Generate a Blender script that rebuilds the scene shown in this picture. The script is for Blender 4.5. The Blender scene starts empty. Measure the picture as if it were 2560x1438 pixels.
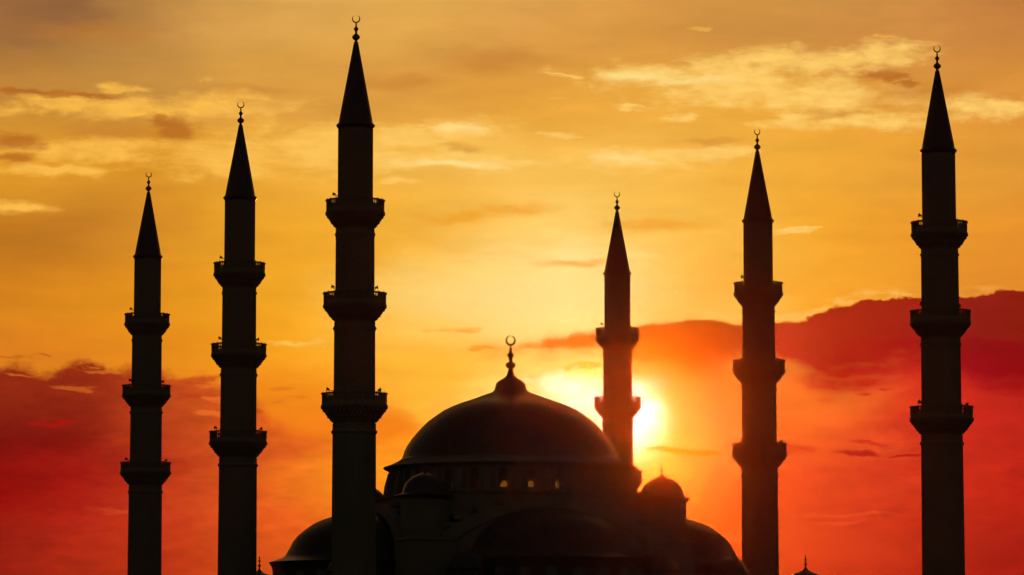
import bpy, math, random
import numpy as np
from mathutils import Vector, Matrix

random.seed(4)
PI = math.pi
R = math.radians
S = bpy.context.scene
COL = S.collection

# ----------------------------------------------------------------- camera
F, HZ = 9200.0, 1720.0                    # focal length and horizon row, in pixels of a 2560 wide frame
TH = math.atan((HZ - 719.0) / F)
CT, ST = math.cos(TH), math.sin(TH)
EYE = 10.0
cam_data = bpy.data.cameras.new("camera")
cam_data.sensor_width = 36.0
cam_data.lens = 36.0 * F / 2560.0
cam_data.clip_start, cam_data.clip_end = 1.0, 20000.0
cam = bpy.data.objects.new("camera", cam_data)
COL.objects.link(cam)
cam.location = (0, 0, EYE)
cam.rotation_euler = (PI / 2 + TH, 0, 0)
S.camera = cam


def ray(px, py):
    a, b = (px - 1280) / F, (719 - py) / F
    return a, CT - b * ST, ST + b * CT


def at(px, py, Y):
    a, dy, dz = ray(px, py)
    return a * Y / dy, dz * Y / dy + EYE     # x, z of the point at distance Y


def zat(py, Y):
    return at(1280, py, Y)[1]


def sky_xy(px, py):                          # photograph pixel -> sky azimuth / elevation (in 1/9.2 rad)
    a, dy, dz = ray(px, py)
    return (math.atan2(a, dy) * 9.2, math.atan2(dz, math.hypot(a, dy)) * 9.2)


# ----------------------------------------------------------------- render settings
S.view_settings.view_transform = 'Standard'
S.view_settings.look = 'None'
S.view_settings.exposure = 0.0
S.view_settings.gamma = 1.0
S.render.film_transparent = False
S.cycles.use_denoising = True
S.cycles.denoising_input_passes = 'RGB'
S.cycles.max_bounces = 2
S.cycles.diffuse_bounces = 0
S.cycles.glossy_bounces = 1
S.cycles.volume_bounces = 0
S.cycles.sample_clamp_indirect = 4.0

# ----------------------------------------------------------------- sun
SUN_PX = (1572, 1058)
_a, _b = sky_xy(*SUN_PX)
SUN_AZ, SUN_EL = _a / 9.2, _b / 9.2
SUN_DIR = Vector((math.sin(SUN_AZ) * math.cos(SUN_EL), math.cos(SUN_AZ) * math.cos(SUN_EL), math.sin(SUN_EL)))
sl = bpy.data.lights.new("sun", 'SUN')
sl.energy = 2.0
sl.angle = R(2.2)                         # the disc is spread by thin cloud
sl.color = (1.0, 0.125, 0.004)
sun = bpy.data.objects.new("sun", sl)
COL.objects.link(sun)
sun.rotation_euler = (-SUN_DIR).to_track_quat('-Z', 'Y').to_euler()
sun.location = (100, 900, 300)


# ----------------------------------------------------------------- sky (world)
def lin(c, k=1.0):
    o = []
    for v in c:
        v = v / 255.0
        o.append(k * (v / 12.92 if v <= 0.04045 else ((v + 0.055) / 1.055) ** 2.4))
    return tuple(o)


W = bpy.data.worlds.new("World")
S.world = W
W.use_nodes = True
NT = W.node_tree
NT.nodes.clear()


class G:
    """small expression helper over shader nodes"""
    def __init__(s, nt): s.nt = nt

    def put(s, sock, v):
        if hasattr(v, 'is_output') or isinstance(v, bpy.types.NodeSocket):
            s.nt.links.new(v, sock)
        else:
            sock.default_value = v

    def m(s, op, a, b=None, c=None, clamp=False):
        n = s.nt.nodes.new('ShaderNodeMath'); n.operation = op; n.use_clamp = clamp
        s.put(n.inputs[0], a)
        if b is not None: s.put(n.inputs[1], b)
        if c is not None: s.put(n.inputs[2], c)
        return n.outputs[0]

    def v(s, op, a, b=None, c=None, scale=None):
        n = s.nt.nodes.new('ShaderNodeVectorMath'); n.operation = op
        s.put(n.inputs[0], a)
        if b is not None: s.put(n.inputs[1], b)
        if c is not None: s.put(n.inputs[2], c)
        if scale is not None: s.put(n.inputs['Scale'], scale)
        return n.outputs['Value'] if op in ('LENGTH', 'DISTANCE', 'DOT_PRODUCT') else n.outputs[0]

    def xyz(s, x, y, z=0.0):
        n = s.nt.nodes.new('ShaderNodeCombineXYZ')
        s.put(n.inputs[0], x); s.put(n.inputs[1], y); s.put(n.inputs[2], z)
        return n.outputs[0]

    def smooth(s, x, a, b, lo=0.0, hi=1.0, kind='SMOOTHSTEP'):
        if kind == 'LINEAR':
            k = (hi - lo) / (b - a)
            t = s.m('MULTIPLY_ADD', x, k, lo - a * k)
            return s.m('MINIMUM', s.m('MAXIMUM', t, min(lo, hi)), max(lo, hi))
        n = s.nt.nodes.new('ShaderNodeMapRange'); n.interpolation_type = kind; n.clamp = True
        s.put(n.inputs[0], x); s.put(n.inputs[1], a); s.put(n.inputs[2], b)
        n.inputs[3].default_value = lo; n.inputs[4].default_value = hi
        return n.outputs[0]

    def noise(s, vec, scale=1.0, detail=5.0, rough=0.55, dist=0.0):
        n = s.nt.nodes.new('ShaderNodeTexNoise'); n.noise_dimensions = '3D'
        s.put(n.inputs['Vector'], vec)
        n.inputs['Scale'].default_value = scale
        n.inputs['Detail'].default_value = detail
        n.inputs['Roughness'].default_value = rough
        n.inputs['Distortion'].default_value = dist
        return n.outputs['Fac']

    def mix(s, f, a, b):
        n = s.nt.nodes.new('ShaderNodeMix'); n.data_type = 'VECTOR'; n.factor_mode = 'UNIFORM'; n.clamp_factor = True
        s.put(n.inputs[0], f); s.put(n.inputs[4], a); s.put(n.inputs[5], b)
        return n.outputs[1]

    def ramp(s, x, stops, lo, hi):
        o = stops[0][1]
        for (p, c), (q, d) in zip(stops, stops[1:]):
            o = s.mix(s.smooth(x, p, q, kind='LINEAR'), o, d)
        return o

    def curve(s, x, pts, lo, hi, vlo, vhi):
        """piecewise smooth value of x"""
        n = s.nt.nodes.new('ShaderNodeFloatCurve')
        c = n.mapping.curves[0]
        q = [((p - lo) / (hi - lo), (v - vlo) / (vhi - vlo)) for p, v in pts]
        c.points[0].location = q[0]; c.points[1].location = q[-1]
        for p in q[1:-1]: c.points.new(*p)
        n.mapping.use_clip = False
        n.mapping.update()
        s.put(n.inputs['Value'], s.smooth(x, lo, hi, kind='LINEAR'))
        return s.m('MULTIPLY_ADD', n.outputs[0], vhi - vlo, vlo)


g = G(NT)
tc = NT.nodes.new('ShaderNodeTexCoord')
DIR = g.v('NORMALIZE', tc.outputs['Generated'])
sep = NT.nodes.new('ShaderNodeSeparateXYZ')
NT.links.new(DIR, sep.inputs[0])
AZ = g.m('MULTIPLY', g.m('ARCTAN2', sep.outputs[0], sep.outputs[1]), 9.2)
EL = g.m('MULTIPLY', g.m('ARCSINE', sep.outputs[2]), 9.2)
P0 = g.xyz(AZ, EL)
# gentle turbulence of the whole sky, stretched along the horizon
wq = g.v('MULTIPLY', P0, (2.2, 7.0, 1.0))
WV = g.xyz(g.m('SUBTRACT', g.noise(wq, 1.0, 5.0, 0.6), 0.5), g.m('SUBTRACT', g.noise(g.v('ADD', wq, (5.2, 3.3, 8.1)), 1.0, 5.0, 0.6), 0.5))
PW = g.v('MULTIPLY_ADD', WV, (0.34, 0.13, 0.0), P0)          # strongly warped
PS = g.v('MULTIPLY_ADD', WV, (0.10, 0.035, 0.0), P0)         # slightly warped
sp = NT.nodes.new('ShaderNodeSeparateXYZ'); NT.links.new(PS, sp.inputs[0])
AZW, ELW = sp.outputs[0], sp.outputs[1]
WE = g.xyz(g.m('SUBTRACT', g.noise(g.v('MULTIPLY_ADD', P0, (7.0, 24.0, 1.0), (2.2, 1.3, 4.0)), 1.0, 4.0, 0.6), 0.5), g.m('SUBTRACT', g.noise(g.v('MULTIPLY_ADD', P0, (9.0, 20.0, 1.0), (6.2, 9.3, 1.0)), 1.0, 4.0, 0.6), 0.5))
PE = g.v('MULTIPLY_ADD', WE, (0.22, 0.050, 0.0), PS)         # warped for cloud outlines
N_str = g.noise(g.v('MULTIPLY', P0, (3.0, 15.0, 1.0)), 1.0, 4.0, 0.55, 0.3)
N_puff = g.noise(g.v('MULTIPLY_ADD', P0, (8.0, 21.0, 1.0), (3.1, 7.7, 2.0)), 1.0, 5.0, 0.62, 0.2)
N_edge = g.noise(g.v('MULTIPLY_ADD', P0, (11.0, 13.0, 1.0), (8.3, 1.7, 5.0)), 1.0, 5.0, 0.58)
N_fine = g.noise(g.v('MULTIPLY_ADD', P0, (16.0, 42.0, 1.0), (1.3, 5.7, 9.0)), 1.0, 4.0, 0.6)


def blend_field(pts, rx, ry):
    """smooth mix of sky colours given at sky directions"""
    (xa, ya), (xb, yb) = sky_xy(-60, 1450), sky_xy(2620, -20)
    q = g.v('MINIMUM', g.v('MAXIMUM', PW, (xa, ya, -1.0)), (xb, yb, 1.0))   # beyond the known part the colours run on
    q = g.v('MULTIPLY', q, (1 / rx, 1 / ry, 0.0))
    acc, wsum = (0.0, 0.0, 0.0), 0.0005
    first = True
    for (px, py, c) in pts:
        x, y = sky_xy(px, py)
        d = g.v('DISTANCE', q, (x / rx, y / ry, 0.0))
        w = g.smooth(d, 0.0, 1.0, 1.0, 0.0)
        if first:
            acc = g.v('SCALE', lin(c), scale=w)
            wsum = g.m('ADD', w, 0.0005); first = False
        else:
            acc = g.v('ADD', acc, g.v('SCALE', lin(c), scale=w))
            wsum = g.m('ADD', wsum, w)
    acc = g.v('ADD', acc, tuple(0.0005 * k for k in lin((200, 110, 45))))
    return g.v('SCALE', acc, scale=g.m('DIVIDE', 1.0, wsum))


UPPER = [
    (-60, 20, (158, 104, 62)), (230, 70, (138, 94, 58)), (480, 30, (203, 146, 72)), (700, 50, (220, 164, 82)), (1000, 60, (227, 171, 82)),
    (1300, 30, (224, 164, 80)), (1600, 40, (214, 150, 70)), (1900, 50, (207, 146, 70)), (2200, 40, (206, 141, 69)), (2540, 30, (196, 126, 62)),
    (0, 150, (172, 118, 60)), (400, 150, (204, 148, 68)), (700, 150, (221, 161, 71)), (1000, 140, (222, 160, 70)), (1260, 140, (208, 140, 62)),
    (1550, 130, (221, 154, 62)), (1900, 110, (208, 142, 62)), (2200, 130, (210, 142, 66)), (2520, 180, (210, 138, 62)),
    (60, 265, (206, 142, 52)), (300, 190, (196, 138, 62)), (700, 230, (220, 155, 62)), (1010, 215, (216, 149, 62)), (1300, 240, (232, 165, 60)),
    (1550, 260, (236, 170, 65)), (1900, 270, (236, 168, 60)), (2240, 270, (228, 156, 56)), (2540, 260, (222, 148, 56)),
    (50, 420, (224, 152, 42)), (370, 430, (220, 149, 42)), (700, 430, (236, 168, 55)), (950, 400, (240, 178, 68)), (1220, 430, (246, 190, 84)),
    (1500, 440, (247, 191, 84)), (1760, 420, (243, 180, 68)), (2050, 420, (238, 168, 55)), (2300, 400, (233, 160, 54)), (2540, 400, (224, 150, 54)),
    (20, 600, (192, 117, 30)), (240, 570, (196, 123, 38)), (480, 600, (225, 150, 38)), (720, 610, (238, 165, 42)), (1000, 560, (241, 174, 52)),
    (1200, 600, (250, 196, 92)), (1420, 620, (252, 211, 114)), (1720, 600, (248, 191, 78)), (2000, 600, (242, 168, 48)), (2250, 580, (236, 157, 46)), (2540, 590, (228, 144, 44)),
    (20, 780, (214, 128, 29)), (250, 760, (222, 140, 29)), (480, 780, (232, 150, 29)), (720, 760, (244, 171, 40)), (1000, 760, (250, 196, 86)),
    (1230, 740, (252, 220, 132)), (1440, 770, (253, 229, 152)), (1720, 740, (250, 191, 82)), (2000, 700, (243, 166, 46)), (2240, 690, (238, 154, 44)), (2540, 680, (229, 140, 44)),
    (20, 910, (221, 124, 30)), (250, 900, (227, 131, 30)), (480, 900, (238, 145, 28)), (740, 890, (248, 166, 30)), (1000, 890, (252, 180, 52)), (1180, 900, (253, 190, 62)),
    (1400, 880, (253, 214, 110)), (1720, 860, (248, 180, 70)), (740, 1000, (238, 126, 24)),
]
LOWER = [
    (1000, 980, (252, 170, 36)), (740, 1000, (236, 112, 22)), (1180, 960, (253, 205, 90)), (1400, 960, (254, 222, 140)), (1340, 900, (252, 205, 100)),
    (30, 960, (142, 40, 18)), (210, 980, (145, 40, 18)), (450, 960, (180, 62, 24)), (590, 975, (206, 90, 30)), (30, 1090, (118, 20, 12)), (250, 1090, (138, 20, 16)), (470, 1050, (196, 72, 28)), (600, 1080, (200, 80, 28)),
    (10, 1220, (146, 12, 10)), (250, 1200, (166, 27, 18)), (470, 1160, (186, 56, 25)), (480, 1280, (202, 66, 28)), (720, 1090, (226, 96, 28)), (960, 1110, (250, 146, 30)),
    (730, 1250, (231, 96, 28)), (930, 1200, (252, 150, 30)), (20, 1390, (142, 26, 16)), (250, 1330, (186, 42, 22)), (250, 1440, (168, 40, 18)), (470, 1410, (192, 60, 22)), (700, 1410, (212, 82, 25)), (930, 1400, (226, 96, 28)),
    (1650, 1050, (236, 150, 84)), (1760, 1040, (222, 82, 40)), (1860, 1000, (226, 102, 32)), (2020, 970, (242, 134, 42)), (2020, 1060, (246, 122, 36)),
    (1650, 1180, (232, 140, 62)), (1760, 1190, (222, 82, 30)), (1780, 1290, (226, 84, 24)), (1780, 1400, (230, 86, 28)), (2020, 1170, (222, 76, 33)), (2020, 1280, (217, 70, 30)), (2020, 1400, (200, 56, 24)),
    (2180, 1010, (226, 54, 32)), (2200, 1130, (208, 50, 30)), (2200, 1260, (194, 44, 24)), (2200, 1400, (181, 40, 21)), (2380, 990, (206, 42, 28)),
    (2520, 1060, (186, 33, 24)), (2520, 1200, (182, 28, 18)), (2520, 1400, (160, 25, 17)), (2370, 1260, (192, 40, 21)), (2370, 1120, (200, 44, 26)),
    (1500, 1300, (250, 150, 40)), (1200, 1200, (252, 160, 34)),
]
upper = blend_field(UPPER, 0.35, 0.175)
lower = blend_field(LOWER, 0.34, 0.155)


def SX(px): return sky_xy(px, 900)[0]
def SY(py): return sky_xy(1280, py)[1]


LO, HI = SX(-40), SX(2700)


def skyline(pts):
    q = [sky_xy(*p) for p in pts]
    q[0] = (LO, q[0][1]); q[-1] = (HI, q[-1][1])
    return g.curve(AZ, q, LO, HI, SY(1200), SY(600))


# ---- edge between the golden upper sky and the deep red lower sky
edge = skyline([(-40, 926), (60, 922), (110, 928), (200, 912), (330, 922), (420, 936), (520, 948), (590, 966), (650, 1010), (700, 1060), (770, 1086), (860, 1098), (960, 1106), (1100, 1000), (1250, 930), (1500, 905), (1700, 890), (2000, 880), (2300, 860), (2700, 850)])
rag = g.m('MULTIPLY_ADD', g.m('SUBTRACT', N_edge, 0.5), 0.085, g.m('MULTIPLY', g.m('SUBTRACT', N_fine, 0.5), 0.03))
dep = g.m('ADD', g.m('SUBTRACT', edge, EL), rag)            # > 0 below the edge
soft = g.curve(AZ, [(LO, .018), (SX(300), .016), (SX(560), .022), (SX(700), .030), (SX(850), .022), (SX(1000), .035), (SX(1300), .08), (HI, .08)], LO, HI, 0.0, 0.1)
low_mask = g.smooth(dep, g.m('MULTIPLY', soft, -1.0), soft)
mott = g.m('ADD', g.m('MULTIPLY', N_puff, 0.55), g.m('MULTIPLY', N_fine, 0.35))
lower = g.v('SCALE', lower, scale=g.m('ADD', mott, 0.56))
sky = g.mix(low_mask, upper, lower)

# ---- broad streaking of the veil clouds
streak = g.m('MULTIPLY_ADD', g.m('SUBTRACT', N_str, 0.5), 0.34, 1.0)
sky = g.v('SCALE', sky, scale=streak)


def ellipses(items, src=None):
    acc = None
    for (px, py, rx, ry) in items:
        x, y = sky_xy(px, py)
        rx, ry = rx / 1000.0, ry / 1000.0
        n = NT.nodes.new('ShaderNodeVectorMath'); n.operation = 'MULTIPLY_ADD'
        NT.links.new(src or PE, n.inputs[0])
        n.inputs[1].default_value = (1 / rx, 1 / ry, 0); n.inputs[2].default_value = (-x / rx, -y / ry, 0)
        d = g.v('LENGTH', n.outputs[0])
        w = g.m('MULTIPLY_ADD', d, -1 / 1.5, 1.0)
        acc = w if acc is None else g.m('MAXIMUM', acc, w)
    return acc


def cloud_mask(items, amount=0.9, lo=0.35, hi=0.75, noise=None):
    f = ellipses(items)
    n = g.m('MULTIPLY', g.m('SUBTRACT', noise or N_puff, 0.5), amount)
    # the noise only works where the cloud is
    return g.m('MULTIPLY', g.smooth(g.m('ADD', f, n), lo, hi), g.smooth(f, 0.02, 0.25))


# ---- pale wisps
wisp = cloud_mask([(1640, 190, 240, 40), (1790, 180, 230, 46), (1920, 160, 250, 44), (1860, 225, 290, 56), (2060, 245, 260, 60), (2100, 150, 180, 36), (2230, 136, 130, 36),
                   (1960, 305, 120, 26), (1705, 300, 60, 16), (2190, 300, 200, 32), (2470, 265, 180, 34), (1590, 265, 60, 14), (1150, 330, 170, 42), (1050, 400, 330, 32),
                   (1260, 400, 150, 22), (1590, 400, 200, 36), (1760, 385, 150, 24), (1420, 336, 60, 12), (980, 345, 150, 46), (760, 370, 250, 80), (540, 262, 220, 34),
                   (290, 224, 90, 16), (250, 268, 330, 34), (600, 235, 90, 16), (400, 285, 250, 22), (560, 395, 280, 55), (250, 375, 280, 36), (150, 425, 170, 22), (30, 512, 110, 24),
                   (1410, 184, 34, 12), (1990, 573, 44, 6), (740, 855, 110, 12), (1010, 450, 60, 14)], 1.5, 0.24, 0.88)
wcol = g.mix(g.smooth(AZ, SX(300), SX(1400)), lin((250, 186, 74)), lin((254, 204, 104)))
sky = g.mix(g.m('MULTIPLY', wisp, g.m('MULTIPLY_ADD', N_fine, 1.3, 0.22)), sky, wcol)
shine = cloud_mask([(1610, 192, 190, 26), (1720, 205, 130, 18), (1160, 318, 120, 22), (1130, 408, 170, 14), (1540, 402, 120, 20), (1420, 640, 260, 60)], 1.0, 0.3, 1.1)
sky = g.mix(g.m('MULTIPLY', shine, 0.75), sky, lin((255, 228, 146)))
small = cloud_mask([(1748, 74, 42, 11), (2230, 96, 26, 7), (520, 205, 34, 6), (1400, 245, 26, 7), (1610, 266, 40, 8)], 0.8, 0.35, 0.75)
sky = g.mix(g.m('MULTIPLY', small, 0.75), sky, lin((236, 172, 74)))

# ---- brown puffs in the upper sky
brown = cloud_mask([(445, 318, 100, 40), (400, 300, 60, 20), (50, 348, 110, 30), (20, 390, 90, 14), (90, 232, 120, 14), (200, 240, 120, 12), (2210, 190, 80, 22), (2260, 205, 40, 16)], 0.8, 0.34, 0.85)
sky = g.mix(g.m('MULTIPLY', brown, 0.75), sky, lin((176, 96, 30)))
tan_ = cloud_mask([(1230, 150, 190, 42), (1010, 210, 150, 30), (2300, 225, 200, 34), (2060, 282, 100, 14), (620, 225, 140, 16), (250, 82, 220, 34), (300, 330, 150, 24), (1170, 372, 90, 12), (1760, 355, 120, 14)], 0.5, 0.2, 1.0)
sky = g.mix(g.m('MULTIPLY', tan_, 0.45), sky, lin((190, 116, 46)))
amber = cloud_mask([(1130, 545, 170, 26), (1280, 525, 160, 24), (1650, 560, 200, 22), (1140, 822, 60, 9), (1450, 660, 150, 14)], 0.6, 0.25, 1.0)
sky = g.mix(g.m('MULTIPLY', amber, 0.65), sky, lin((236, 154, 30)))

# ---- the sun's white glare through thin cloud
sd = g.v('DISTANCE', P0, sky_xy(*SUN_PX) + (0.0,))
white = cloud_mask([(1420, 968, 130, 44), (1480, 1000, 120, 60), (1590, 1030, 80, 100), (1580, 985, 90, 50)], 0.45, 0.22, 1.25, N_fine)
sky = g.mix(g.m('MULTIPLY', white, 1.0), sky, lin((255, 244, 224), 1.15))
glow = g.smooth(sd, 0.0, 0.22, 1.0, 0.0)
glow = g.m('MULTIPLY', glow, glow)
sky = g.v('MULTIPLY_ADD', g.xyz(glow, glow, glow), (0.22, 0.17, 0.10), sky)
core = g.smooth(sd, 0.0, 0.13, 1.0, 0.0)
sky = g.v('MULTIPLY_ADD', g.xyz(core, core, core), (1.1, 0.95, 0.7), sky)

# ---- the long red cloud bank on the right
top = skyline([(-40, 884), (1080, 882), (1150, 874), (1250, 862), (1330, 850), (1400, 838), (1480, 826), (1560, 818), (1640, 809), (1740, 797), (1850, 806), (1930, 802), (2010, 797), (2060, 778), (2130, 754), (2200, 746), (2300, 748), (2400, 739), (2500, 728), (2700, 712)])
bot = skyline([(-40, 872), (1080, 874), (1200, 886), (1300, 892), (1400, 890), (1500, 886), (1600, 935), (1700, 942), (1800, 930), (1880, 908), (1940, 912), (2000, 945), (2080, 985), (2150, 968), (2240, 930), (2330, 925), (2420, 956), (2500, 985), (2700, 1005)])
rag2 = g.m('MULTIPLY_ADD', g.m('SUBTRACT', N_edge, 0.5), 0.062, g.m('MULTIPLY', g.m('SUBTRACT', N_fine, 0.5), 0.030))
rag3 = g.m('MULTIPLY_ADD', g.m('SUBTRACT', N_puff, 0.5), 0.16, g.m('MULTIPLY', g.m('SUBTRACT', N_fine, 0.5), 0.06))
ht = g.m('ADD', g.m('SUBTRACT', top, EL), rag2)
hb = g.m('ADD', g.m('SUBTRACT', EL, bot), rag3)
st = g.curve(AZ, [(LO, .03), (SX(1300), .02), (SX(1600), .010), (SX(1800), .006), (HI, .005)], LO, HI, 0.0, 0.1)
bank = g.m('MULTIPLY', g.smooth(ht, g.m('MULTIPLY', st, -1.0), st), g.smooth(hb, -0.045, 0.055))
bank = g.m('MULTIPLY', bank, g.smooth(AZ, SX(1090), SX(1330), 0.0, 1.0, kind='LINEAR'))
bank = g.m('MULTIPLY', bank, g.smooth(g.m('ADD', g.m('MULTIPLY', g.m('SUBTRACT', N_puff, 0.5), 2.0), AZ), SX(1000), SX(1450), 0.6, 1.0))
bcol = g.ramp(AZW, [(SX(1100), lin((230, 136, 16))), (SX(1300), lin((208, 110, 6))), (SX(1420), lin((186, 90, 4))), (SX(1580), lin((128, 80, 3))), (SX(1700), lin((130, 60, 3))), (SX(1800), lin((146, 48, 6))),
                   (SX(1950), lin((184, 38, 24))), (SX(2100), lin((168, 20, 16))), (SX(2250), lin((162, 12, 17))), (SX(2450), lin((143, 8, 20))), (SX(2560), lin((137, 5, 13)))], LO, HI)
glowband = g.smooth(hb, 0.0, 0.11, 1.12, 0.96)
bcol = g.v('SCALE', bcol, scale=g.m('MULTIPLY', glowband, g.m('ADD', mott, 0.56)))
# bright lining along the upper edge
lining = g.m('MULTIPLY', g.smooth(ht, -0.030, -0.004), g.smooth(ht, 0.001, -0.006))
lining = g.m('MULTIPLY', lining, g.m('MULTIPLY', g.smooth(AZ, SX(1560), SX(1700)), g.smooth(AZ, SX(2150), SX(2560), 1.0, 0.25)))
lining = g.m('MULTIPLY', lining, g.smooth(N_fine, 0.36, 0.62))
sky = g.mix(g.m('MULTIPLY', lining, 0.8), sky, lin((255, 190, 92)))
sky = g.mix(g.m('MULTIPLY', bank, 0.96), sky, bcol)

# ---- small clouds low down and gaps of light
for items, c, k in [
    ([(1700, 1128, 120, 14), (1640, 1122, 60, 9)], (188, 62, 10), 0.95),
    ([(1960, 1122, 110, 19)], (204, 60, 26), 0.85),
    ([(2140, 1136, 80, 9), (2260, 1140, 60, 6)], (172, 24, 22), 0.95),
    ([(1470, 920, 60, 15), (1420, 930, 40, 8)], (238, 160, 40), 0.8),
    ([(1180, 872, 60, 10)], (234, 140, 22), 0.6),
    ([(2210, 975, 30, 5), (2150, 990, 24, 6), (2170, 1110, 60, 6)], (192, 40, 26), 0.8),
    ([(700, 976, 50, 8), (680, 1010, 46, 9), (750, 1001, 40, 4)], (216, 116, 26), 0.7),
    ([(480, 950, 90, 14), (590, 955, 50, 8)], (190, 66, 24), 0.7),
    ([(470, 995, 60, 9), (620, 1030, 60, 8)], (180, 56, 22), 0.6),
    ([(190, 966, 50, 8)], (196, 92, 30), 0.8),
    ([(530, 970, 46, 7), (535, 1004, 50, 9), (510, 1035, 60, 12)], (232, 108, 36), 0.8),
    ([(120, 1056, 70, 13)], (172, 18, 16), 0.8),
    ([(40, 892, 60, 5), (110, 893, 30, 4)], (190, 98, 26), 0.8),
    ([(60, 940, 60, 5), (230, 918, 16, 4), (250, 928, 60, 6)], (226, 126, 34), 0.45),
    ([(2110, 1290, 160, 6), (2100, 1310, 120, 4), (640, 1268, 160, 4), (300, 1275, 90, 12)], (230, 92, 44), 0.30),
    ([(840, 1090, 70, 10), (780, 1060, 50, 8), (900, 1105, 80, 6)], (240, 130, 30), 0.5),
]:
    sky = g.mix(g.m('MULTIPLY', cloud_mask(items, 0.8, 0.34, 0.8, N_fine), k), sky, lin(c))
sky = g.v('SCALE', sky, scale=g.m('MULTIPLY_ADD', g.m('SUBTRACT', N_fine, 0.5), 0.10, 1.0))

# ---- the rest of the dome: a dim dusk sky
nish = NT.nodes.new('ShaderNodeTexSky')
nish.sky_type = 'NISHITA'
nish.sun_disc = False
nish.sun_elevation = SUN_EL
nish.sun_rotation = SUN_AZ
nish.dust_density = 4.0
away = g.v('MULTIPLY', nish.outputs[0], (0.027, 0.0185, 0.0115))
cosd = g.v('DOT_PRODUCT', DIR, tuple(SUN_DIR))
near = g.smooth(cosd, math.cos(R(40)), math.cos(R(14)))
final = g.mix(near, away, sky)
bg = NT.nodes.new('ShaderNodeBackground')
NT.links.new(final, bg.inputs[0])
bg.inputs[1].default_value = 1.0
out = NT.nodes.new('ShaderNodeOutputWorld')
NT.links.new(bg.outputs[0], out.inputs[0])
W.cycles.sampling_method = 'NONE'         # the dim dusk light is found by the surfaces' own rays


# ----------------------------------------------------------------- materials
def material(name, base, rough=0.8, metal=0.0, var=0.25, scale=0.6, stretch=(1, 1, 1), bump=0.0, courses=0.0, spec=0.3):
    m = bpy.data.materials.new(name)
    m.use_nodes = True
    nt = m.node_tree
    b = nt.nodes['Principled BSDF']
    h = G(nt)
    t = nt.nodes.new('ShaderNodeTexCoord')
    v = h.v('MULTIPLY', t.outputs['Object'], stretch)
    n1 = h.noise(v, scale, 6.0, 0.6)
    n2 = h.noise(v, scale * 7.3, 4.0, 0.6)
    f = h.m('MULTIPLY_ADD', h.m('SUBTRACT', n1, 0.5), 2 * var, 1.0)
    f = h.m('MULTIPLY', f, h.m('MULTIPLY_ADD', h.m('SUBTRACT', n2, 0.5), var, 1.0))
    if courses:
        s = nt.nodes.new('ShaderNodeSeparateXYZ'); nt.links.new(t.outputs['Object'], s.inputs[0])
        fr = h.m('FRACT', h.m('DIVIDE', s.outputs[2], courses))
        j = h.smooth(h.m('ABSOLUTE', h.m('SUBTRACT', fr, 0.5)), 0.46, 0.5, 1.0, 0.72)
        f = h.m('MULTIPLY', f, j)
    c = h.v('SCALE', tuple(base), scale=f)
    nt.links.new(c, b.inputs['Base Color'])
    b.inputs['Roughness'].default_value = rough
    b.inputs['Metallic'].default_value = metal
    b.inputs['Specular IOR Level'].default_value = spec
    if bump:
        bn = nt.nodes.new('ShaderNodeBump'); bn.inputs['Strength'].default_value = bump; bn.inputs['Distance'].default_value = 0.05
        nt.links.new(n2, bn.inputs['Height']); nt.links.new(bn.outputs[0], b.inputs['Normal'])
    return m


M_STONE = material("limestone", (0.36, 0.32, 0.27), 0.85, 0, 0.18, 0.25, courses=0.55)
M_TRIM = material("carved_stone", (0.40, 0.36, 0.30), 0.85, 0, 0.18, 0.5)
M_LEAD = material("lead_sheet", (0.09, 0.093, 0.097), 0.34, 0.35, 0.20, 0.3, (1, 1, 0.4), spec=0.5)
M_BRASS = material("weathered_brass", (0.42, 0.27, 0.09), 0.45, 0.8, 0.2, 2.0)
M_LATT = material("window_lattice", (0.30, 0.27, 0.23), 0.8, 0, 0.1, 1.0)
M_DARK = material("grey_plastic", (0.10, 0.10, 0.10), 0.6, 0, 0.1, 1.0)
M_GROUND = material("dry_grass", (0.055, 0.05, 0.03), 0.95, 0, 0.4, 0.02)
M_PAVE = material("paving", (0.11, 0.10, 0.09), 0.9, 0, 0.2, 0.2)


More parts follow.
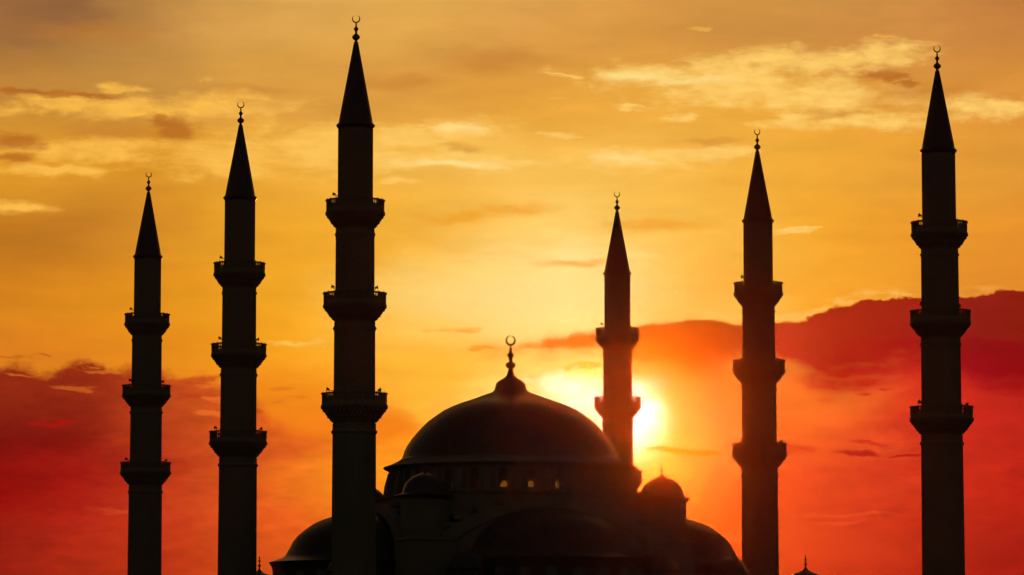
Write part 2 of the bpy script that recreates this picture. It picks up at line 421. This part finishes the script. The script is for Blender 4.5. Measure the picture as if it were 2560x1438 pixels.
# ----------------------------------------------------------------- mesh builder
class MB:
    def __init__(s): s.v, s.f = [], []

    def add(s, vs, fs):
        o = len(s.v)
        s.v += [tuple(p) for p in vs]
        s.f += [tuple(i + o for i in f) for f in fs]

    def box(s, cx, cy, cz, hx, hy, hz, rot=0.0):
        c, n = math.cos(rot), math.sin(rot)
        p = [(cx + c * x * hx - n * y * hy, cy + n * x * hx + c * y * hy, cz + z * hz) for z in (-1, 1) for y in (-1, 1) for x in (-1, 1)]
        s.add(p, [(0, 2, 3, 1), (4, 5, 7, 6), (0, 1, 5, 4), (2, 6, 7, 3), (0, 4, 6, 2), (1, 3, 7, 5)])

    def lathe(s, prof, n=48, a0=0.0, a1=2 * PI, cx=0.0, cy=0.0, phase=0.0):
        full = abs(a1 - a0 - 2 * PI) < 1e-6
        k = n if full else n + 1
        vs, fs = [], []
        for r, z in prof:
            for i in range(k):
                a = phase + a0 + (a1 - a0) * i / n
                vs.append((cx + r * math.cos(a), cy + r * math.sin(a), z))
        for j in range(len(prof) - 1):
            for i in range(n):
                i2 = (i + 1) % k
                fs.append((j * k + i, j * k + i2, (j + 1) * k + i2, (j + 1) * k + i))
        s.add(vs, fs)

    def prism_cyl(s, poly, r0, r1, seg=None):
        """polygon of (angle, z) standing on a cylinder wall, r0 inner, r1 outer (bottom / top radius pairs allowed)"""
        n = len(poly)
        vs = [(r * math.cos(a), r * math.sin(a), z) for r in (r0, r1) for a, z in poly]
        fs = [tuple(range(n - 1, -1, -1)), tuple(range(n, 2 * n))]
        for i in range(n):
            j = (i + 1) % n
            fs.append((i, j, n + j, n + i))
        s.add(vs, fs)

    def extrude(s, poly, y0, y1):
        """polygon of (x, z) extruded along y"""
        n = len(poly)
        vs = [(x, y, z) for y in (y0, y1) for x, z in poly]
        fs = [tuple(range(n)), tuple(range(2 * n - 1, n - 1, -1))]
        for i in range(n):
            j = (i + 1) % n
            fs.append((j, i, n + i, n + j))
        s.add(vs, fs)

    def bar(s, p, q, r, n=6):
        p, q = Vector(p), Vector(q)
        d = (q - p).normalized()
        a = d.orthogonal().normalized(); b = d.cross(a)
        vs = [tuple(c + r * (math.cos(2 * PI * i / n) * a + math.sin(2 * PI * i / n) * b)) for c in (p, q) for i in range(n)]
        fs = [tuple(range(n - 1, -1, -1)), tuple(range(n, 2 * n))] + [(i, (i + 1) % n, n + (i + 1) % n, n + i) for i in range(n)]
        s.add(vs, fs)

    def build(s, name, mat, parent=None, smooth=None, loc=None, rotz=0.0):
        me = bpy.data.meshes.new(name)
        me.from_pydata(s.v, [], s.f)
        me.validate(); me.update()
        me.materials.append(mat)
        if smooth:
            for p in me.polygons: p.use_smooth = True
            me.set_sharp_from_angle(angle=R(smooth))
        o = bpy.data.objects.new(name, me)
        COL.objects.link(o)
        o.parent = parent
        if loc: o.location = loc
        o.rotation_euler = (0, 0, rotz)
        return o


def empty(name, loc, rotz=0.0, label=None, cat=None, group=None):
    o = bpy.data.objects.new(name, None)
    COL.objects.link(o)
    o.location = loc; o.rotation_euler = (0, 0, rotz)
    o.empty_display_size = 2.0
    if label: o['label'] = label
    if cat: o['category'] = cat
    if group: o['group'] = group
    return o


def copy_tree(o, parent=None):
    c = o.copy(); COL.objects.link(c); c.parent = parent
    for ch in [x for x in list(bpy.data.objects) if x.parent == o]:
        copy_tree(ch, c)
    return c


def crescent_mesh(radius, thick, gap_deg, tube):
    """upright crescent in the xz plane: a tapering bent bar, closed round section"""
    mb = MB()
    n, k = 40, 8
    rings = []
    for i in range(n + 1):
        t = i / n
        a = -PI / 2 + (t - 0.5) * (2 * PI - R(gap_deg))
        w = tube * (0.22 + 0.78 * math.cos((t - 0.5) * PI) ** 0.8) if 0 < t < 1 else tube * 0.12
        rc = radius - w                              # outer edge stays on the circle
        rings.append([((rc + w * math.cos(q)) * math.cos(a), thick * (w / tube) * math.sin(q), (rc + w * math.cos(q)) * math.sin(a)) for q in [2 * PI * j / k for j in range(k)]])
    vs = [p for r_ in rings for p in r_]
    fs = [(i * k + j, i * k + (j + 1) % k, (i + 1) * k + (j + 1) % k, (i + 1) * k + j) for i in range(n) for j in range(k)]
    fs += [tuple(range(k)), tuple(n * k + j for j in range(k - 1, -1, -1))]
    mb.add(vs, fs)
    return mb


# ----------------------------------------------------------------- ground
gb = MB()
gb.add([(-2500, -900, 0), (2500, -900, 0), (2500, 3200, 0), (-2500, 3200, 0)], [(0, 1, 2, 3)])
ground = gb.build("ground", M_GROUND)
ground['kind'] = 'structure'
pb = MB()
MOSQUE = Vector((at(1276.5, 1100, 597)[0], 597.0, 0.0))
ROT = R(16.0)
_c, _s = math.cos(ROT), math.sin(ROT)
pb.add([(MOSQUE.x + _c * u - _s * v, MOSQUE.y + _s * u + _c * v, 0.004) for u, v in ((-90, -130), (90, -130), (90, 130), (-90, 130))], [(0, 1, 2, 3)])
plaza = pb.build("plaza_paving", M_PAVE)
plaza['kind'] = 'structure'

# ----------------------------------------------------------------- minarets
Y3 = 510.0
K3 = Y3 / F * 1.0068                                  # metres per pixel on the nearest minaret
ANCH_PX = [36, 317, 502, 734, 985]
ANCH_Z = [93.91, 78.26, 67.72, 54.67, 40.66]
_corr = [z + EYE - zat(p, Y3) for p, z in zip(ANCH_PX, ANCH_Z)]


def mz(py):                                           # height of a row of the nearest minaret
    return zat(py, Y3) + float(np.interp(py, ANCH_PX, _corr))


NS = 20                                               # the shaft has twenty sides


def balcony(parent, y_rail, hw_rail, y_floor, hw_floor, y_base, hw_base, hw_shaft_up):
    """corbelled gallery; returns the balcony part, with parapet and loudspeakers below it"""
    b = MB()
    zr, zf, zb = mz(y_rail), mz(y_floor), mz(y_base)
    rr, rf, rb = hw_rail * K3, hw_floor * K3, hw_base * K3
    # stalactite corbel in stepped tiers
    T = 5
    prof = [(rb * 0.97, zb - 0.5), (rb, zb - 0.1)]
    shape = [0.0, 0.20, 0.42, 0.59, 0.79, 0.98]
    for t in range(T):
        r0 = rb + (rf - rb) * shape[t]; r1 = rb + (rf - rb) * shape[t + 1]
        z0 = zb + (zf - zb) * t / T; z1 = zb + (zf - zb) * (t + 1) / T
        prof += [(r0 + 0.25 * (r1 - r0), z0 + 0.05), (r0 + 0.62 * (r1 - r0), z0 + (z1 - z0) * 0.75), (r1 - 0.06, z1)]
        m = NS * 2
        for i in range(m):
            a = 2 * PI * (i + 0.5 * (t % 2)) / m
            ra = r0 + 0.70 * (r1 - r0); h = (z1 - z0)
            w = PI * r1 / m * 0.62
            c, s = math.cos(a), math.sin(a)
            b.box(c * (ra + 0.02), s * (ra + 0.02), z1 - h * 0.27, 0.17 + 0.05 * (t % 2), w, h * 0.25, a)
            b.box(c * (ra - 0.10), s * (ra - 0.10), z1 - h * 0.72, 0.12, w * 0.55, h * 0.20, a)
    prof += [(rf + 0.06, zf + 0.04), (rf + 0.08, zf + 0.22), (rf - 0.04, zf + 0.30), (hw_shaft_up * K3 - 0.2, zf + 0.32)]
    b.lathe(prof, NS)
    ob = b.build("balcony", M_TRIM, parent)
    # pierced parapet
    p = MB()
    ro = hw_rail * K3 - 0.14; ri = ro - 0.22
    z0, z1 = zf + 0.18, zr
    H = z1 - z0
    za, zt = z0 + 0.36 * H, z1 - 0.13 * H             # the pierced band
    ph = PI / NS

    def ring(ra, rb_, zl, zh):
        p.lathe([(rb_, zl), (ra, zl), (ra, zh), (rb_, zh), (rb_, zl)], NS)
    ring(ro, ri, z0, za)
    ring(ro, ri, zt, z1 - 0.10)
    ring(ro + 0.14, ri - 0.06, z1 - 0.10, z1)
    for i in range(NS):
        a0, a1 = 2 * PI * i / NS, 2 * PI * (i + 1) / NS
        A = Vector((math.cos(a0), math.sin(a0), 0)); B = Vector((math.cos(a1), math.sin(a1), 0))
        d = (B - A); ang = math.atan2(d.y, d.x); L = d.length * (ro + ri) / 2
        for q, w in ((0.0, 0.13), (0.37, 0.045), (0.66, 0.045)):
            c = A.lerp(B, q) * (ro + ri) / 2
            p.box(c.x, c.y, (za + zt) / 2, w, 0.10, (zt - za) / 2 + 0.01, ang)
        # little finial knob over each post
        k = A * (ro - 0.05)
        p.lathe([(0.001, z1 + 0.20), (0.05, z1 + 0.15), (0.07, z1 + 0.08), (0.04, z1 + 0.02), (0.08, z1 - 0.02)], 8, cx=k.x, cy=k.y)
    p.build("parapet", M_TRIM, ob)
    return ob, zr, ro


def loudspeaker(parent, ang, r, z, rs):
    """horn speaker on a bracket"""
    m = MB()
    c, s = math.cos(ang), math.sin(ang)
    q = lambda rad, dz: (c * rad, s * rad, z + dz)
    m.bar(q(rs - 0.05, 0.0), q(r, 0.0), 0.05)
    m.bar(q(r, -0.15), q(r, 0.35), 0.05)
    prof = [(0.08, -0.12), (0.11, 0.0), (0.16, 0.14), (0.26, 0.26), (0.34, 0.32), (0.30, 0.30), (0.12, 0.12), (0.001, 0.05)]
    k = 12
    base = Vector(q(r, 0.2)); ax = Vector((c, s, 0.1)).normalized(); e1 = ax.orthogonal().normalized(); e2 = ax.cross(e1)
    vs = [tuple(base + ax * t + rad * (math.cos(2 * PI * i / k) * e1 + math.sin(2 * PI * i / k) * e2)) for rad, t in prof for i in range(k)]
    fs = [(j * k + i, j * k + (i + 1) % k, (j + 1) * k + (i + 1) % k, (j + 1) * k + i) for j in range(len(prof) - 1) for i in range(k)]
    m.add(vs, fs)
    m.build("loudspeaker", M_DARK, parent, 40)


def make_minaret():
    root = empty("minaret", (0, 0, 0))
    # shaft: three stages, each a little slimmer, above a square plinth
    s = MB()
    stages = [(54.8, 1438, 53.4, 1060), (51.4, 1055, 50.6, 805), (48.6, 800, 47.8, 572), (43.6, 568, 43.2, 318)]
    prof = [(56.5 * K3, 22.0)]
    for a, ya, b_, yb in stages:
        prof += [(a * K3, mz(ya)), (b_ * K3, mz(yb))]
    s.lathe(prof, NS)
    s.lathe([(6.0, 0.0), (6.0, 13.5), (5.6, 14.2), (5.2, 15.0), (56.5 * K3, 21.0), (56.5 * K3, 22.2)], 8, phase=PI / 8)
    # raised ribs on the shaft's corners
    for (a, ya, b_, yb) in stages:
        for i in range(NS):
            t = 2 * PI * i / NS
            p0 = (a * K3 * math.cos(t), a * K3 * math.sin(t), mz(ya) + 0.02); p1 = (b_ * K3 * math.cos(t), b_ * K3 * math.sin(t), mz(yb) - 0.02)
            s.bar(p0, p1, 0.06, 4)
    s.build("shaft", M_STONE, root)
    for y, hw, rs in ((587, 51.4, 48.5), (822, 55.0, 51.2), (1081, 58.0, 53.4)):
        m = MB()
        z = mz(y)
        m.lathe([(rs * K3 - 0.1, z - 0.42), (rs * K3 + 0.04, z - 0.40), (hw * K3 - 0.12, z - 0.26), (hw * K3, z - 0.05), (hw * K3 - 0.02, z + 0.08), (hw * K3 - 0.14, z + 0.22), (rs * K3 + 0.03, z + 0.36), (rs * K3 - 0.1, z + 0.38)], NS)
        m.build("ring_moulding", M_TRIM, root)
    gal = [((502, 75.5, 535, 73.5, 570, 48.2, 43.6), [(PI, 486, 51), ]),
           ((734, 81, 767, 78.5, 802, 51.0, 48.0), [(PI + .15, 718, 53), (.1, 719, 52)]),
           ((985, 84, 1019, 82.5, 1057, 53.0, 50.6), [(PI + .2, 975, 64), (-.3, 978, 64)])]
    for args, sps in gal:
        b, zr, ro = balcony(root, *args)
        for a, y, r in sps:
            loudspeaker(b, a, r * K3, mz(y) - 0.2, args[6] * K3)
    # lead cone
    c = MB()
    c.lathe([(42.0 * K3, mz(327)), (46.5 * K3, mz(321)), (49.0 * K3, mz(317)), (47.6 * K3, mz(314)), (44.0 * K3, mz(311)), (41.6 * K3, mz(304)), (4.8 * K3, mz(104)), (3.2 * K3, mz(101))], NS * 2)
    for i in range(NS):
        t = 2 * PI * i / NS
        c.bar((41.6 * K3 * math.cos(t), 41.6 * K3 * math.sin(t), mz(304)), (4.8 * K3 * math.cos(t), 4.8 * K3 * math.sin(t), mz(104)), 0.045, 4)
    c.build("spire", M_LEAD, root, 30)
    f = MB()
    pr = [(5.0, 106), (3.6, 101), (4.0, 98.5), (7.0, 96.5), (9.6, 93.5), (10.1, 91), (9.4, 88), (6.8, 85), (3.4, 82.5), (2.7, 79), (3.0, 76), (4.2, 73.5), (6.3, 70.5), (6.2, 69), (3.6, 66), (2.1, 63.5), (1.9, 58), (1.5, 54), (0.02, 53.5)]
    f.lathe([(r * K3, mz(y)) for r, y in pr], 16)
    fo = f.build("finial", M_BRASS, root, 50)
    cr = crescent_mesh(10.4 * K3, 0.10, 62, 1.75 * K3)
    z = mz(44.5)
    cr.v = [(x * math.cos(.12) - zz * math.sin(.12), y, x * math.sin(.12) + zz * math.cos(.12) + z) for x, y, zz in cr.v]
    cr.build("crescent", M_BRASS, fo, 60)
    return root


GM = "six tall minarets round the mosque"
first = make_minaret()
spots = [
    ((-21.9, 510.0), 0.00, "nearest and largest minaret, standing left of the big dome and overlapping the left half dome"),
    ((-43.7, 586.4), 0.16, "minaret second from the left edge, between the shortest left one and the largest one"),
    ((-66.5, 667.5), 0.31, "far minaret at the left edge, its lower half against dark red cloud"),
    ((20.0, 694.7), 0.0, "farthest minaret, standing in front of the sun, its foot hidden behind the big dome"),
    ((41.45, 615.6), 0.47, "reddish brown minaret right of the small domed turret, beside the right half dome"),
    ((62.5, 534.2), 0.31, "tall black minaret nearest the right edge, crossing the red cloud bank"),
]
for i, ((x, y), rz, lab) in enumerate(spots):
    o = first if i == 0 else copy_tree(first)
    o.location = (x, y, 0); o.rotation_euler = (0, 0, ROT + rz - 0.31)
    o['label'] = lab; o['category'] = 'minaret'; o['group'] = GM

# ----------------------------------------------------------------- mosque
YC = 597.0
KC = YC / F * 1.0035
CX = 1276.5
mosque = empty("mosque", MOSQUE, ROT, "stone mosque with one great central dome, half domes and corner turrets", "mosque")


def cz(y): return zat(y, YC)


# body: lower hall, central block, four projecting arch fronts
wb = MB()
z_hall = 24.0
wb.box(0, 0, z_hall / 2, 40.5, 40.5, z_hall / 2)
wb.box(0, 0, z_hall + 0.35, 41.2, 41.2, 0.35)
z_top = cz(1247)
HB = 19.4
wb.box(0, 0, (z_hall + 0.7 + z_top) / 2, HB, HB, (z_top - z_hall - 0.7) / 2)
wb.box(0, 0, z_top + 0.15, HB + 0.45, HB + 0.45, 0.15)
wb.build("wall", M_STONE, mosque)

z_ap, z_sp = EYE + 450 * KC, EYE + 362 * KC
for k in range(4):
    a = k * PI / 2
    m = MB()
    hw, rise = 17.9, z_ap - z_sp
    rad = (hw * hw + rise * rise) / (2 * rise)
    arc = []
    for i in range(33):
        x = -hw + 2 * hw * i / 32
        arc.append((x, z_ap - rad + math.sqrt(rad * rad - x * x)))
    poly = [(-hw, z_hall + 0.7)] + arc + [(hw, z_hall + 0.7)]
    m.extrude(poly, -22.6, -HB - 0.003)
    # stepped gable behind the arch
    for st in range(4):
        m.box(0, -20.6, z_sp + rise * (0.25 + 0.22 * st) + 0.2, hw * (1.08 - 0.22 * st), 1.1, 0.35)
    inner = [(x * 0.91, z - 1.5) for x, z in arc]
    band = arc + inner[::-1]
    m.extrude([(x, z + 0.12) for x, z in band], -23.0, -22.603)
    m.build("great_arch", M_TRIM, mosque, rotz=a)

# drum with pierced windows
NW = 27
z0, z1 = cz(1243), cz(1181)
RD, RI = 301.5 * KC, 301.5 * KC - 0.9
zs, zw = cz(1234.5), cz(1185)
db = MB()
half = 0.66 / RD
aw = 2 * PI / NW
wphase = -PI / 2 + R(-3.5) - ROT
for i in range(NW):
    ac = wphase + i * aw
    L, Rr = ac - aw / 2, ac + aw / 2
    mid = lambda p, q: (p + q) / 2
    for (p, q) in ((L, ac - half), (ac + half, Rr)):
        db.prism_cyl([(p, z0), (mid(p, q), z0), (q, z0), (q, z1), (mid(p, q), z1), (p, z1)], RI, RD)
    db.prism_cyl([(ac - half, z0), (ac + half, z0), (ac + half, zs), (ac - half, zs)], RI, RD)
    arch = [(ac + half * math.cos(t), zw - 0.75 + 0.75 * math.sin(t)) for t in [PI * j / 10 for j in range(11)]]
    db.prism_cyl([(ac - half, z1)] + arch[::-1] + [(ac + half, z1)], RI, RD)
    # sloping buttress on the pier
    b0, b1 = L - 0.55 / RD, L + 0.55 / RD
    vs = []
    for a in (b0, b1):
        for r, z in ((RD - 0.1, z0), (RD + 1.05, z0), (RD + 0.85, z0 + 1.6), (RD + 0.25, z1 - 0.2), (RD - 0.1, z1 - 0.2)):
            vs.append((r * math.cos(a), r * math.sin(a), z))
    db.add(vs, [(0, 1, 2, 3, 4), (9, 8, 7, 6, 5), (1, 6, 7, 2), (2, 7, 8, 3), (3, 8, 9, 4), (0, 4, 9, 5), (0, 5, 6, 1)])
db.lathe([(RI, z1), (RD + 0.2, z1 - 0.05), (RD + 0.35, z1 + 0.2), (314 * KC, cz(1175.5)), (317.5 * KC, cz(1172.5)), (317 * KC, cz(1170.5)), (300 * KC, cz(1165)), (276 * KC, cz(1153)), (RI - 1.4, cz(1155)), (RI, z1)], 108)
drum = db.build("drum", M_STONE, mosque)
lm = MB()
wd, hh = 0.66, zw - zs
for q in (-0.48, -0.16, 0.16, 0.48):
    lm.box(q, 0, hh / 2, 0.06, 0.06, hh / 2)
nrow = 9
for j in range(nrow + 1):
    lm.box(0, 0.004, hh * j / nrow, wd, 0.055, 0.06)
base_l = None
for i in range(NW):
    ac = wphase + i * aw
    r = RI + 0.4
    if base_l is None:
        o = base_l = lm.build("window", M_LATT, drum)
    else:
        o = base_l.copy(); COL.objects.link(o); o.parent = drum
    o.location = (r * math.cos(ac), r * math.sin(ac), zs)
    o.rotation_euler = (0, 0, ac + PI / 2)

# great dome, a lead shell
dome_px = [(276, 1152), (270, 1147), (267.5, 1140), (264, 1129), (256, 1114), (246, 1099), (235, 1086), (220, 1069.5), (204, 1054), (186, 1041), (167, 1028), (147, 1018.5), (127.5, 1010.5), (107, 1003.5), (88, 997), (70, 990.5), (56.5, 985.5), (47, 981),
           (41.5, 977), (38.8, 971), (37.8, 966), (36.6, 960), (33, 955.5), (27.5, 951.5), (20, 947.5), (14, 943.5), (10.4, 939), (8.4, 934), (7.2, 929), (6.2, 924)]
md = MB()
prof = [(r * KC, cz(y)) for r, y in dome_px]
md.lathe(prof + [(0.02, cz(923.6))], 120)
md.lathe([(r * 0.955, z - 0.45) for r, z in prof[:17]] + [(0.02, prof[16][1] - 0.5)], 60)
for i in range(60):                                        # standing seams of the lead sheets
    t = 2 * PI * i / 60
    pts = [(r * math.cos(t), r * math.sin(t), z) for r, z in prof[1:17]]
    for p, q in zip(pts, pts[1:]):
        md.bar(p, q, 0.05, 4)
md.build("main_dome", M_LEAD, mosque, 35)
fb = MB()
fp = [(7.2, 929), (5.6, 925), (5.0, 922), (8.6, 920), (11.6, 916.5), (12.3, 913), (11.6, 909.5), (8.5, 907), (4.6, 905.5), (4.3, 897), (5.0, 894.5), (7.6, 891.5), (8.2, 888), (7.8, 885.5), (5.2, 883.5), (3.6, 880.5), (2.9, 873), (2.1, 866), (0.02, 865.5)]
fb.lathe([(r * KC, cz(y)) for r, y in fp], 24)
fo = fb.build("finial", M_BRASS, mosque, 50)
cm = crescent_mesh(13.2 * KC, 0.14, 8, 2.5 * KC)
cm.v = [(x, y, z + cz(852)) for x, y, z in cm.v]
cm.build("crescent", M_BRASS, fo, 60)

# half domes on the four sides
hd_px = [(231, 1440), (233, 1426), (235, 1420), (240, 1413), (241, 1410.5), (228, 1406), (208, 1399.6), (200, 1393), (192, 1380), (182, 1360), (169, 1344), (151, 1329), (130, 1314.6), (110, 1305.6), (93, 1300), (70, 1293.5), (45, 1289), (20, 1286.6), (0.05, 1286.2)]
offs = {0: 22.8, 1: 25.2, 2: 22.8, 3: 23.9}
for k in range(4):
    a = k * PI / 2
    h = MB()
    h.lathe([(231 * KC, 0.3)] + [(r * KC, cz(y)) for r, y in hd_px], 80, PI - 0.12, 2 * PI + 0.12, cx=0, cy=-offs[k])
    hp = [(r * KC, cz(y)) for r, y in hd_px[7:-1]]
    for i in range(1, 27):
        t = PI + PI * i / 27
        pts = [(r * math.cos(t), r * math.sin(t) - offs[k], z) for r, z in hp]
        for p, q in zip(pts, pts[1:]):
            h.bar(p, q, 0.045, 4)
    ho = h.build("half_dome", M_LEAD, mosque, 35, rotz=a)
    for sg in (-1, 1):                                     # small apse domes leaning on each half dome
        e = MB()
        t = -PI / 2 + sg * R(66)
        cx_, cy_ = 16.6 * math.cos(t), 16.6 * math.sin(t) - offs[k]
        ez = EYE + 320 * KC
        e.lathe([(3.3, 0.3), (3.3, ez - 3.0), (3.7, ez - 2.8), (3.7, ez - 2.65), (3.25, ez - 2.45), (3.05, ez - 1.9), (2.6, ez - 1.2), (1.9, ez - 0.6), (1.1, ez - 0.2), (0.4, ez - 0.03), (0.02, ez)], 40, cx=cx_, cy=cy_)
        e.build("apse_dome", M_LEAD, ho, 35)
    # arched windows in the wall under the half dome
    for i in range(9):
        t = -PI / 2 + R(-64 + 16 * i)
        wv = MB()
        rw = 231 * KC
        zb_, zt_ = cz(1490), cz(1432)
        hw_ = 0.9 / rw
        arch = [(t + hw_ * math.cos(q), zt_ - 0.9 + 0.9 * math.sin(q)) for q in [PI * j / 10 for j in range(11)]]
        poly = [(t - hw_, zb_), (t + hw_, zb_)] + arch
        wv.prism_cyl(poly, rw - 0.05, rw + 0.06)
        wv.v = [(x, y - offs[k], z) for x, y, z in wv.v]
        wv.build("window", M_LATT, ho)


# corner weight turrets
def turret_dome_prof(s=1.0):
    return [(r * s, y) for r, y in [(62, 1256), (66, 1251.5), (72, 1247.8), (71, 1246.8), (62, 1244.2), (56, 1241.5), (55, 1237), (53, 1230), (50, 1222.5), (45.7, 1215), (39.5, 1208.5), (32, 1202.6), (22, 1197.5), (13, 1194), (8.5, 1192), (5.6, 1189.5), (3.4, 1187), (2.0, 1184)]]


YT = YC - 13.3
KT = YT / F * 1.0035
for (su, sv) in ((-1, -1), (1, -1), (-1, 1), (1, 1)):
    t = MB()
    x, y = su * HB, sv * HB
    t.lathe([(61 * KT, z_hall + 0.7), (61 * KT, zat(1256.5, YT))], 8, phase=PI / 8, cx=0, cy=0)
    zc = zat(1360, YT)
    t.box(0, 0, (z_hall + 0.7 + zc) / 2, 3.85, 3.85, (zc - z_hall - 0.7) / 2)
    t.lathe([(5.6, zc), (5.75, zc + 0.15), (5.6, zc + 0.3), (61 * KT - 0.05, zc + 1.0)], 4, phase=PI / 4)
    to = t.build("turret", M_STONE, mosque, loc=(x, y, 0))
    d = MB()
    d.lathe([(r * KT, zat(py, YT)) for r, py in turret_dome_prof()] + [(0.02, zat(1183.6, YT))], 48)
    d.build("turret_dome", M_LEAD, to, 35)
    f = MB()
    fpx = [(2.2, 1186), (1.6, 1182), (2.2, 1180.5), (4.4, 1178.2), (4.5, 1177), (2.4, 1174.8), (1.1, 1173), (1.2, 1170.5), (3.0, 1168), (3.1, 1167), (1.6, 1165), (0.9, 1163.5), (1.3, 1161), (1.4, 1159), (0.7, 1156), (0.02, 1153)]
    f.lathe([(r * KT, zat(py, YT)) for r, py in fpx], 12)
    f.build("finial", M_BRASS, to, 50)

# ----------------------------------------------------------------- two small domed kiosks beside the mosque
def kiosk(px, y_neck, Y, label):
    x = at(px, 1438, Y)[0]
    k = Y / F
    root = empty("domed_kiosk", (x, Y, 0), ROT, label, "domed kiosk", "domed kiosks beside the mosque")
    zn = zat(y_neck, Y)
    to_z = lambda py: zn + (1189.5 - py) * k * 1.12
    b = MB()
    b.lathe([(66 * k, 0), (66 * k, to_z(1257))], 8, phase=PI / 8)
    b.build("wall", M_STONE, root)
    d = MB()
    d.lathe([(r * k, to_z(py)) for r, py in turret_dome_prof(1.12)] + [(0.02, to_z(1183.6))], 48)
    d.build("dome", M_LEAD, root, 35)
    f = MB()
    fpx = [(2.4, 1187), (1.7, 1182), (2.2, 1180.5), (4.2, 1178.2), (4.3, 1177), (2.4, 1174.8), (1.1, 1173), (1.2, 1170.5), (3.4, 1168), (3.5, 1167), (1.8, 1165), (0.9, 1163.5), (1.8, 1161.5), (1.9, 1160), (0.9, 1157.5), (0.02, 1155)]
    f.lathe([(r * k, to_z(py)) for r, py in fpx], 12)
    f.build("finial", M_BRASS, root, 50)


kiosk(648.5, 1428, 640, "dark dome tip with thin finial, peeking up beside the left half dome's eave")
kiosk(2014, 1424, 560, "dark dome tip with thin finial, alone at the bottom between the two right minarets")

# ----------------------------------------------------------------- the evening air
hz = MB()
hz.box(0, 1150, 64, 2600, 2150, 66)
air = bpy.data.materials.new("evening_air")
air.use_nodes = True
nt = air.node_tree
nt.nodes.clear()
o = nt.nodes.new('ShaderNodeOutputMaterial')
pv = nt.nodes.new('ShaderNodeVolumePrincipled')
pv.inputs['Color'].default_value = (1.0, 0.80, 0.62, 1)
pv.inputs['Density'].default_value = 3.4e-6
pv.inputs['Anisotropy'].default_value = 0.990
nt.links.new(pv.outputs[0], o.inputs['Volume'])
haze = hz.build("haze", air)
haze['kind'] = 'stuff'
